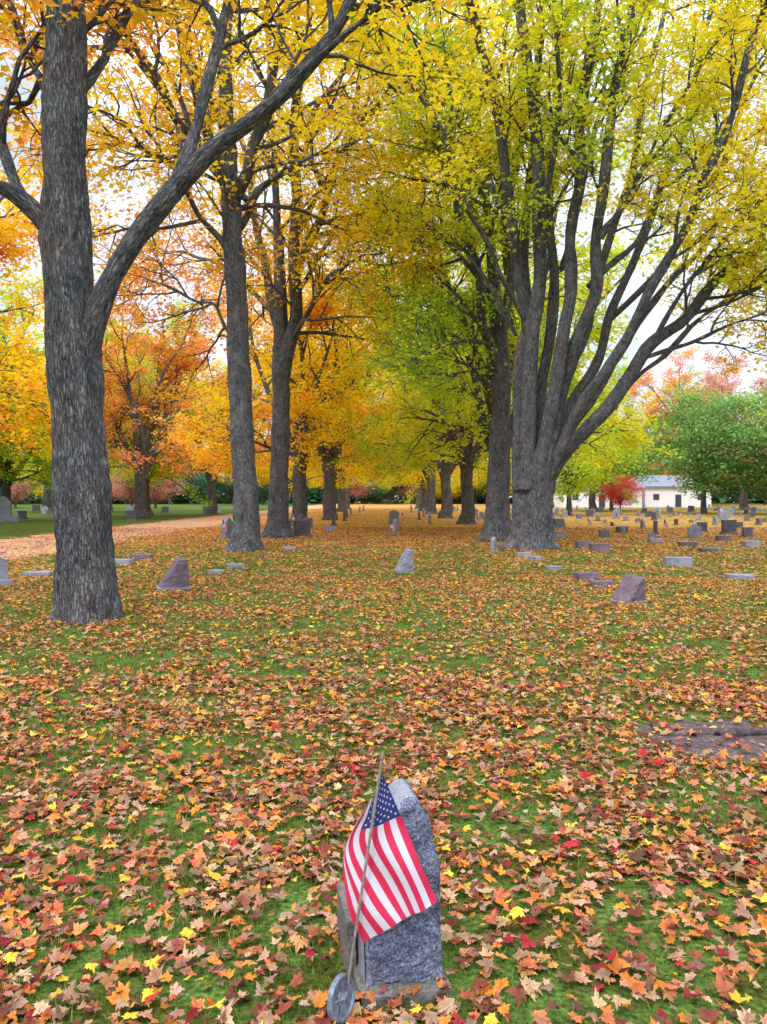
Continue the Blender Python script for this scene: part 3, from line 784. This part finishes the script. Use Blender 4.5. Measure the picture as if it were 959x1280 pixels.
def block(name, w, d, h, mat, rough=.01, top='flat', slant=0.0, z0=0.0, res=9, seed=1, taper=0.0, mats=None, midx=None, edge=.012):
    def fn(a, b, c):
        x = (a - .5); y = (b - .5)
        hh = h
        if top == 'arch': hh = h * (.74 + .26 * math.sqrt(max(0, 1 - (2 * x) ** 2 * .98)))
        if top == 'serp': hh = h * (.86 + .14 * math.cos(2 * math.pi * x))
        if top == 'peak': hh = h * (1 - .5 * abs(x) * 1.2)
        X = x * w * (1 - taper * c); Y = y * d * (1 - taper * c); Z = c * hh
        if slant: Y = (y * d) + (slant * c * (.5 - b) )
        ins = edge * (1 if (a in (0, 1)) and (b in (0, 1)) else 0) * .5
        X -= math.copysign(ins, x); Y -= math.copysign(ins, y)
        if c == 1 and (a in (0, 1) or b in (0, 1)): Z -= edge * .5
        p = Vector((X * 9 + seed * 3, Y * 9, Z * 9))
        v = mnoise.noise_vector(p) * rough + mnoise.noise_vector(p * 2.7) * rough * .5
        return (X + v.x, Y + v.y, max(Z + v.z * (1 if c > 0 else 0), 0 if c == 0 else -1) + z0)
    V, F = rock_grid(res, max(3, res // 2), res, fn)
    return build_mesh(name, V, [F], mats or [mat], midx, smooth=False)

def hero_stone():
    top = obj('gravestone', None, (.052, 2.66, 0), R(11), label='rough gray granite gravestone with curved top on low base', cat='gravestone')
    obj('plinth', block('plinth', .30, .40, .034, M_CONC, rough=.010, z0=-.006, res=16, seed=2, edge=.008), (-.004, .045, 0), parent=top)
    obj('side_slab', block('side_slab', .035, .26, .19, M_CONC, rough=.006, z0=-.006, res=10, seed=6, edge=.01), (-.156, .16, 0), parent=top)
    W, Dp, Hh = .260, .19, .59
    NX, NY, NZ = 40, 14, 60
    def fn(a, b, c):
        x = 2 * a - 1
        pk = .26
        xs = (x - pk) / ((1 - pk) if x > pk else (1 + pk))
        zs = .46 * Hh if x > pk else .50 * Hh
        hh = zs + (Hh - zs) * max(0, 1 - abs(xs) ** (2.0 if x > pk else 1.7)) ** (.62 if x > pk else .75)
        Z = c * hh
        X = x * W / 2 - .004 * c
        Y = (b - .5) * Dp + .03 * c
        p = Vector((X * 12, Y * 12, Z * 12))
        r = .018 if b == 0 else .003
        v = mnoise.noise_vector(p) * r + mnoise.noise_vector(p * 2.4) * r * .6 + mnoise.noise_vector(p * 6) * r * .35
        e = .016 if (b == 0 and (a in (0, 1) or c == 1)) else 0
        bulge = .024 * (1 - x ** 4) * (1 - (2 * c - 1) ** 4) if b == 0 else 0
        return (X + v.x * .6, Y + v.y + e - bulge, Z + v.z * (1 if c > 0 else 0) * .6)
    V, F = rock_grid(NX, NY, NZ, fn)
    e1 = V[F][:, 1] - V[F][:, 0]; e2 = V[F][:, 2] - V[F][:, 1]
    nn = nrm(np.cross(e1, e2)); cen = V[F].mean(1)
    mi = np.where(cen[:, 1] > -Dp / 2 + .03 * cen[:, 2] / Hh + .008, 1, 0)
    mi = np.where((nn[:, 0] > .5), 0, mi)
    obj('stone', build_mesh('gravestone_tablet', V, [F], [M_GRAY, M_GRAYS], mi, smooth=False), (0, .0, .026), parent=top)
    return top
hero_stone()

def flag_mesh(name, ctrl_fn, nu=52, rows=26, big=1.0):
    V, F, MI = [], [], []
    for j in range(rows + 1):
        for i in range(nu + 1):
            V.append(ctrl_fn(i / nu, j / rows))
    for j in range(rows):
        for i in range(nu):
            a = j * (nu + 1) + i
            F.append((a, a + nu + 1, a + nu + 2, a + 1))
            u = (i + .5) / nu; s = j // 2
            MI.append(2 if (u < .4 and s < 7) else (0 if s % 2 == 0 else 1))
    tri = []
    def P(u, v, off):
        p = np.array(ctrl_fn(u, v)); e = .004
        du = np.array(ctrl_fn(u + e, v)) - p; dv = np.array(ctrl_fn(u, v + e)) - p
        n = np.cross(dv, du); n /= np.linalg.norm(n) + 1e-9
        return p + n * off
    for off in (.0014, -.0014):
        for r_ in range(9):
            cnt = 6 if r_ % 2 == 0 else 5
            for c_ in range(cnt):
                cu = .4 * ((2 * c_ + 1 + (r_ % 2)) / 12.0); cv = (7 / 13.0) * (r_ + 1) / 10.0
                b0 = len(V); V.append(P(cu, cv, off))
                for q in range(10):
                    rr = (.0225 if q % 2 == 0 else .0095) * big
                    an = q * math.pi / 5
                    V.append(P(cu + rr * math.sin(an) / 1.5, cv - rr * math.cos(an) * 1.0, off))
                for q in range(10):
                    tri.append((b0, b0 + 1 + q, b0 + 1 + (q + 1) % 10))
    mi = MI + [1] * len(tri)
    return build_mesh(name, np.array(V), [np.array(F), np.array(tri)], [M_FRED, M_FWHITE, M_FBLUE], mi, smooth=True)

def hero_flag():
    def w(u, v, d): return np.array([(u - 480) * d / 1000, d, 1.6 + (622 - v) * d / 1000])
    bx = (434 - 480) * 2.42 / 1000
    b3 = np.array([bx, 2.42, 0])
    topo = obj('small_flag', None, tuple(b3), label='small national flag with stripes and stars on a thin stick', cat='flag', group='small grave flags')
    T = Tree(9)
    tip = w(478, 951, 2.36); low = w(435, 1235, 2.40)
    pts = np.linspace(low, tip, 10) - b3
    pts = np.vstack([[pts[0][0] - .001, pts[0][1] + .004, 0.0], pts])
    T.tube(pts, np.full(len(pts), .0043), 10)
    obj('stick', build_mesh('flag_stick', np.concatenate(T.V), [np.concatenate(T.F)], [M_WOOD], smooth=True), parent=topo)
    Tt = Tree(10)
    dirv = nrm(tip - low); s0 = tip - b3
    Tt.tube([s0 - dirv * .004, s0, s0 + dirv * .008, s0 + dirv * .016, s0 + dirv * .028], [.004, .0056, .006, .004, .0005], 10)
    obj('finial', build_mesh('flag_finial', np.concatenate(Tt.V), [np.concatenate(Tt.F)], [M_GOLDM], smooth=True), parent=topo)
    C = [[(477, 967, 2.373), (492, 1002, 2.383), (507, 1040, 2.393), (527, 1088, 2.388), (547, 1134, 2.40)],
         [(472, 985, 2.378), (473, 1016, 2.390), (471, 1052, 2.402), (496, 1102, 2.393), (518, 1149, 2.40)],
         [(467, 998, 2.382), (452, 1024, 2.393), (437, 1064, 2.41), (461, 1121, 2.398), (492, 1163, 2.405)],
         [(465, 1004, 2.388), (447, 1028, 2.41), (428, 1078, 2.42), (434, 1141, 2.41), (453, 1188, 2.41)]]
    C = np.array([[w(*q) for q in row] for row in C]) - b3
    def cr(P, t):
        m = len(P) - 1; x_ = t * m; k = int(min(max(math.floor(x_), 0), m - 1)); f = x_ - k
        p1, p2 = P[k], P[k + 1]; p0 = P[k - 1] if k > 0 else 2 * p1 - p2; p3 = P[k + 2] if k + 2 <= m else 2 * p2 - p1
        return .5 * ((2 * p1) + (-p0 + p2) * f + (2 * p0 - 5 * p1 + 4 * p2 - p3) * f * f + (-p0 + 3 * p1 - 3 * p2 + p3) * f ** 3)
    def fn(u, v):
        p = cr(np.array([cr(row, u) for row in C]), v)
        am = min(1, u * 3)
        return p + np.array([.2, 1, 0]) * (.007 * am * (1 + math.sin(v * 12 + u * 2.5)) + .003 * am * math.sin(u * 15 + v * 5))
    obj('cloth', flag_mesh('flag_cloth', fn), parent=topo)
    return topo
hero_flag()

def marker():
    top = obj('grave_marker', None, (-.124, 2.375, 0), 0, label='round pewter veteran marker on a stake beside the flag', cat='grave marker')
    import bmesh
    bm = bmesh.new()
    prof = [(0, .010), (.024, .010), (.026, .006), (.052, .006), (.056, .011), (.063, .011), (.066, .005), (.066, -.004), (0, -.004)]
    nseg = 40
    rings = []
    for r_, z_ in prof:
        rings.append([bm.verts.new((r_ * math.cos(2 * math.pi * q / nseg), z_, r_ * math.sin(2 * math.pi * q / nseg))) for q in range(nseg)] if r_ > 0 else [bm.verts.new((0, z_, 0))])
    for a, b in zip(rings[:-1], rings[1:]):
        for q in range(nseg):
            q2 = (q + 1) % nseg
            if len(a) == 1: bm.faces.new((a[0], b[q], b[q2]))
            elif len(b) == 1: bm.faces.new((a[q], b[0], a[q2]))
            else: bm.faces.new((a[q], b[q], b[q2], a[q2]))
    sv = [bm.verts.new(((.046 if q % 2 == 0 else .020) * math.sin(q * math.pi / 5), .0085, (.046 if q % 2 == 0 else .020) * math.cos(q * math.pi / 5))) for q in range(10)]
    c = bm.verts.new((0, .018, 0))
    for q in range(10): bm.faces.new((c, sv[(q + 1) % 10], sv[q]))
    bmesh.ops.recalc_face_normals(bm, faces=bm.faces)
    me = bpy.data.meshes.new('marker_disc'); bm.to_mesh(me); bm.free(); me.materials.append(M_METAL)
    dsc = obj('disc', me, (-.004, 0, .098), parent=top)
    dsc.rotation_euler = (R(8), R(6), R(180 + 60))
    T = Tree(11); T.tube([(.012, .012, -.02), (.012, .012, .05), (.012, .014, .09), (.01, .016, .13)], [.006, .006, .007, .007], 10)
    obj('stake', build_mesh('marker_stake', np.concatenate(T.V), [np.concatenate(T.F)], [M_METAL], smooth=True), parent=top)
marker()

def make_stone(kind, w, d, h, mat, seed, label, loc, rz=0.0, group='lawn gravestones'):
    x, y = loc
    if kind == 'flat':
        me = block('flat_stone', w, d, h, mat, rough=.012, z0=0, seed=seed, edge=.02)
        return obj('gravestone', me, (x, y, 0), rz, label=label, cat='gravestone', group=group)
    top = obj('gravestone', None, (x, y, 0), rz, label=label, cat='gravestone', group=group)
    if kind == 'slant':
        bh = .06
        obj('plinth', block('stone_plinth', w * 1.12, d * 1.15, bh, M_GRAYS, rough=.006, seed=seed, edge=.015), parent=top)
        me = block('slant_stone', w, d, h - bh, mat, rough=.02, slant=d * .68, z0=bh - .003, seed=seed, edge=.03, res=12)
        for vtx in me.vertices:
            t_ = (vtx.co.z - bh) / max(.01, h - bh)
            vtx.co.y += .30 * d * max(0, t_)
    else:
        bh = min(.12, h * .2)
        obj('plinth', block('stone_plinth', w * 1.2, d * 1.5, bh, M_CONC if seed % 2 else M_GRAYS, rough=.006, seed=seed, edge=.015), parent=top)
        me = block('upright_stone', w, d * .8, h - bh, mat, rough=.008, top={'arch': 'arch', 'serp': 'serp', 'peak': 'peak', 'box': 'flat'}[kind], z0=bh - .003, seed=seed, edge=.015, res=12)
    obj('tablet', me, parent=top)
    return top
A = make_stone
A('slant', .46, .50, .54, M_PURPLE, 1, 'mauve granite slant gravestone on a pale base', spot(217, 737), R(-70))
tl = A('slant', .36, .38, .42, M_PURPLE, 2, 'leaning mauve granite gravestone with one smooth face', spot(787, 753), R(-62))
tl.rotation_euler = (R(3), R(5), R(-62)); tl.location.z = -.015
A('slant', .32, .34, .50, M_LIGHTG, 3, 'narrow pale blue-gray gravestone seen from its edge', spot(506, 716), R(-75))
A('serp', .60, .28, .62, M_LIGHTG, 4, 'gray gravestone on a stepped base', spot(-14, 733), R(40))
for u, v, w_, d_, h_, m_, rz in ((48, 720, .55, .35, .10, M_LIGHTG, 5), (150, 706, .6, .3, .14, M_LIGHTG, -8), (177, 699, .55, .3, .13, M_PURPLE, 6),
                                 (271, 717, .32, .3, .08, M_LIGHTG, 0), (295, 710, .4, .3, .10, M_LIGHTG, 10),
                                 (733, 725, .42, .3, .15, M_PURPLE, 10), (753, 733, .40, .3, .11, M_PURPLE, -6), (926, 724, .52, .3, .10, M_LIGHTG, 3),
                                 (848, 708, .62, .3, .22, M_LIGHTG, -4), (890, 690, .7, .3, .12, M_DARKG, 2), (750, 690, .55, .3, .26, M_PURPLE, 5),
                                 (730, 686, .45, .3, .24, M_PURPLE, 5), (693, 712, .3, .25, .08, M_LIGHTG, 5), (655, 697, .4, .3, .14, M_LIGHTG, 0), (670, 700, .3, .3, .1, M_LIGHTG, 0),
                                 (860, 683, .6, .3, .16, M_DARKG, -3), (700, 672, .5, .3, .25, M_LIGHTG, 4), (362, 688, .4, .3, .12, M_LIGHTG, 5), (413, 664, .5, .3, .25, M_LIGHTG, 5),
                                 (820, 678, .5, .3, .15, M_LIGHTG, 3), (778, 666, .5, .3, .3, M_DARKG, 3), (940, 684, .5, .3, .2, M_LIGHTG, 3), (905, 676, .5, .3, .2, M_PURPLE, 3)):
    A('flat', w_, d_, h_, m_, int(u) % 17, {M_LIGHTG: 'low pale granite grave block among leaves', M_PURPLE: 'low mauve granite grave block among leaves', M_DARKG: 'low dark granite grave block among leaves'}[m_], spot(u, v), R(rz))
protos = [('arch', .6, .22, .85, M_LIGHTG, 'pale granite gravestone with rounded top'), ('box', .75, .24, .75, M_DARKG, 'dark polished granite gravestone with straight top'),
          ('serp', .8, .25, .9, M_LIGHTG, 'pale granite gravestone with curved top'), ('box', .6, .25, .6, M_PURPLE, 'mauve granite gravestone with straight top'),
          ('slant', .6, .35, .5, M_DARKG, 'dark granite slant gravestone'), ('box', .5, .3, .45, M_LIGHTG, 'low pale granite gravestone with straight top')]
first = {}
def put(i, x, y, rz, sc=1.0):
    k_, w_, d_, h_, m_, l_ = protos[i]
    if i not in first:
        first[i] = A(k_, w_, d_, h_, m_, i + 20, l_, (x, y), rz); first[i].scale = (sc,) * 3
    else:
        copy_thing(first[i], (x, y, 0), rz, sc, l_, 'lawn gravestones')
put(1, *spot(378, 671), .2, .9); put(2, *spot(285, 672), 1.3, .9); put(0, *spot(495, 668), 1.4, .8); put(1, *spot(912, 668), .1, .85)
put(3, *spot(935, 672), .2, .7); put(0, *spot(493, 655), .1, 1); put(2, *spot(618, 690), 1.2, .5); put(3, *spot(385, 660), .1, .9)
put(1, *spot(820, 668), 1.3, .8); put(4, *spot(700, 660), .2, 1)
for row in range(16):
    y0 = 31 + row * 5.0
    for c_ in range(15):
        x_ = 8.5 + c_ * (2.2 + row * .14) + rnd.uniform(-.9, .9)
        if rnd.random() < .22 or x_ > .53 * y0 + 2: continue
        put(rnd.choice([0, 2, 3, 4, 5, 5, 1, 0]), x_, y0 + rnd.uniform(-1.2, 1.2), rnd.choice([0, 0, 1.57]) + rnd.uniform(-.12, .12), rnd.uniform(.42, .75 if y0 < 50 else .9))
for row in range(6):
    y0 = 44 + row * 9
    for c_ in range(6):
        x_ = -18 - c_ * 4.2 + rnd.uniform(-1, 1)
        if rnd.random() < .4: continue
        put(rnd.choice([0, 1, 2, 3]), x_, y0 + rnd.uniform(-2, 2), rnd.uniform(-.15, .15), rnd.uniform(.75, 1.1))
for y_ in (46, 55, 64, 74, 86, 98):
    put(rnd.choice([0, 1, 2]), -2.6 + rnd.uniform(-.5, .5), y_, 1.5, .8); put(rnd.choice([0, 2, 3]), 3.0 + rnd.uniform(-.5, .5), y_ + 3, 1.5, .8)

mt = obj('monument', None, (-25.2, 53, 0), .2, label='stepped gray granite family monument on green lawn', cat='monument')
obj('plinth', block('monument_plinth', 1.9, 1.1, .4, M_LIGHTG, rough=.01, seed=3, edge=.03), parent=mt)
obj('shaft', block('monument_shaft', 1.0, .6, 1.3, M_LIGHTG, rough=.006, top='serp', z0=.395, seed=4, edge=.03), parent=mt)

def little_flag_proto():
    top = obj('small_flag', None, (0, 0, 0), label='small striped grave flag on a thin stick', cat='flag', group='small grave flags')
    T = Tree(12); T.tube([(0, 0, 0), (0.01, 0, .3), (.03, 0, .78)], [.006, .006, .005], 6)
    obj('stick', build_mesh('far_stick', np.concatenate(T.V), [np.concatenate(T.F)], [M_WOOD], smooth=True), parent=top)
    def fn(u, v):
        return (.03 + .17 * u - .02 * v + .02 * math.sin(u * 5) * v, .03 * math.sin(u * 6 + v * 3), .76 - .28 * v * (1 - .15 * u) - .27 * u)
    obj('cloth', flag_mesh('far_cloth', fn, 26, 26), parent=top)
    return top
lf = little_flag_proto()
x, y = spot(278, 673); lf.location = (x, y, 0)
for u, v in ((616, 686), (488, 673), (830, 670), (735, 668), (502, 660), (596, 661), (742, 655), (690, 656), (918, 660), (365, 660), (770, 658), (800, 655), (870, 658), (850, 652), (715, 650)):
    x, y = spot(u, v)
    copy_thing(lf, (x, y, 0), rnd.uniform(-.5, .5), rnd.uniform(.9, 1.15) if v < 680 else .62)

def stump():
    NR, NA = 14, 72
    V = [(0, 0, .012)]; F3 = []; F4 = []
    for r_ in range(1, NR + 1):
        for a_ in range(NA):
            th = 2 * math.pi * a_ / NA; q = r_ / NR
            n_ = mnoise.noise(Vector((math.cos(th) * 2.2, math.sin(th) * 2.2, 3))) + .7 * mnoise.noise(Vector((math.cos(th) * 7, math.sin(th) * 7, 5)))
            rad = q * (1 + .5 * n_)
            z = .012 * (1 - q ** 3) + .012 * mnoise.noise(Vector((math.cos(th) * q * 6, math.sin(th) * q * 6, 7))) * (1 - q ** 4) - (.008 if r_ == NR else 0)
            V.append((math.cos(th) * rad * .66, math.sin(th) * rad * .48, z))
    for a_ in range(NA): F3.append((0, 1 + a_, 1 + (a_ + 1) % NA))
    for r_ in range(NR - 1):
        for a_ in range(NA):
            b = 1 + r_ * NA; c = b + NA; a2 = (a_ + 1) % NA
            F4.append((b + a_, c + a_, c + a2, b + a2))
    top = obj('tree_stump', None, (2.30, 5.25, 0), label='weathered dark stump cut flush with the lawn', cat='stump')
    obj('stump_wood', build_mesh('stump_wood', np.array(V), [F4, F3], [M_STUMP], smooth=True), parent=top)
    T = Tree(14); T.tube(catmull([(-.45, .05, -.01), (-.2, .10, .015), (.1, .08, .025), (.5, .14, .02), (.95, .1, -.01)], 24), np.concatenate([np.linspace(.01, .032, 12), np.linspace(.032, .012, 12)]), 12, rough=.015)
    obj('root', build_mesh('stump_root', np.concatenate(T.V), [np.concatenate(T.F)], [M_STUMP], smooth=True), parent=top)
stump()

def boxm(name, x0, x1, y0, y1, z0, z1, mat):
    V = np.array([(x, y, z) for z in (z0, z1) for y in (y0, y1) for x in (x0, x1)])
    F = [(0, 2, 3, 1), (4, 5, 7, 6), (0, 1, 5, 4), (2, 6, 7, 3), (0, 4, 6, 2), (1, 3, 7, 5)]
    return build_mesh(name, V, [F], [mat])
def building(x, y, L, W, hw, hr, label, nwin):
    top = obj('building', None, (x, y, 0), 0, label=label, cat='building')
    V = np.array([(0, 0, 0), (L, 0, 0), (L, W, 0), (0, W, 0), (0, 0, hw), (L, 0, hw), (L, W, hw), (0, W, hw), (0, W / 2, hw + hr), (L, W / 2, hw + hr)])
    obj('wall', build_mesh('walls', V, [[(0, 1, 5, 4), (2, 3, 7, 6)], [(1, 2, 6, 9, 5), (3, 0, 4, 8, 7)]], [M_WALL]), parent=top)
    o_ = .5
    Vr = []
    for xx in (-o_, L + o_):
        Vr += [(xx, -o_, hw - o_ * hr / (W / 2) + .02), (xx, W / 2, hw + hr + .02), (xx, W + o_, hw - o_ * hr / (W / 2) + .02),
               (xx, -o_, hw - o_ * hr / (W / 2) + .22), (xx, W / 2, hw + hr + .22), (xx, W + o_, hw - o_ * hr / (W / 2) + .22)]
    Fr = [(0, 6, 7, 1), (1, 7, 8, 2), (3, 4, 10, 9), (4, 5, 11, 10), (0, 3, 9, 6), (2, 8, 11, 5), (0, 1, 4, 3), (1, 2, 5, 4), (6, 9, 10, 7), (7, 10, 11, 8)]
    obj('roof', build_mesh('roof', np.array(Vr), [Fr], [M_ROOF]), parent=top)
    for i_ in range(nwin):
        xw = L * (i_ + .5) / nwin
        if i_ == nwin // 2:
            obj('door', boxm('door', xw - .5, xw + .5, -.05, .05, 0.02, 2.1, M_GLASS), parent=top)
        else:
            obj('window', boxm('window', xw - .5, xw + .5, -.04, .05, 1.2, 2.2, M_GLASS), parent=top)
building(29, 130, 13, 8, 3.2, 1.5, 'long low white building with gray gabled roof', 3)
building(43.5, 133, 11, 8, 3.5, 1.7, 'low white building with gray gabled roof beside graves', 3)

# ------------------------------------------------------------------ light: bright overcast, zenith brighter than horizon
w = bpy.data.worlds.new("World"); SC.world = w; w.use_nodes = True
nt = w.node_tree; nt.nodes.clear()
out = nt.nodes.new('ShaderNodeOutputWorld'); bg = nt.nodes.new('ShaderNodeBackground')
sky = nt.nodes.new('ShaderNodeTexSky'); sky.sky_type = 'NISHITA'; sky.sun_disc = False
sky.sun_elevation = R(48); sky.sun_rotation = R(200); sky.dust_density = 2.0
tc = nt.nodes.new('ShaderNodeTexCoord')
sp = nt.nodes.new('ShaderNodeSeparateXYZ'); nt.links.new(tc.outputs['Generated'], sp.inputs[0])
el_ = ramp(nt, [(0.0, (.30, .32, .36)), (.42, (.33, .35, .395)), (.62, (.76, .77, .79)), (1.0, (1, 1, 1))])
nt.links.new(sp.outputs[2], el_.inputs[0])
cl = mixc(nt, el_.outputs[0], (22.5, 22.6, 23.2), 1.0, 'MULTIPLY')
nz = nt.nodes.new('ShaderNodeTexNoise'); nz.inputs['Scale'].default_value = 4.0; nz.inputs['Detail'].default_value = 6
nt.links.new(tc.outputs['Generated'], nz.inputs['Vector'])
cr_ = ramp(nt, [(.36, (.6, .6, .6)), (.56, (1, 1, 1))]); nt.links.new(nz.outputs['Fac'], cr_.inputs[0])
c = mixc(nt, sky.outputs[0], cl, cr_.outputs[0])
nt.links.new(c, bg.inputs[0]); bg.inputs[1].default_value = .15
nt.links.new(bg.outputs[0], out.inputs[0])
sl = bpy.data.lights.new('sun', 'SUN'); sl.energy = 1.5; sl.angle = R(12); sl.color = (1, .95, .88)
so = bpy.data.objects.new('sun', sl); COL.objects.link(so)
az = R(200); el = R(48)
sd = Vector((math.sin(az) * math.cos(el), math.cos(az) * math.cos(el), math.sin(el)))
so.rotation_euler = (-sd).to_track_quat('-Z', 'Y').to_euler()

# ------------------------------------------------------------------ camera
cd = bpy.data.cameras.new('camera'); cam = bpy.data.objects.new('camera', cd); COL.objects.link(cam)
cd.sensor_fit = 'VERTICAL'; cd.sensor_height = 36; cd.lens = 36 * 1000 / 1280
cd.clip_end = 3000; cd.clip_start = .05
cam.location = (0, 0, 1.6); cam.rotation_euler = (R(90 - 1.03), 0, 0)
SC.camera = cam
SC.view_settings.view_transform = 'Standard'
try: SC.view_settings.look = 'None'
except Exception: pass
SC.view_settings.exposure = 0
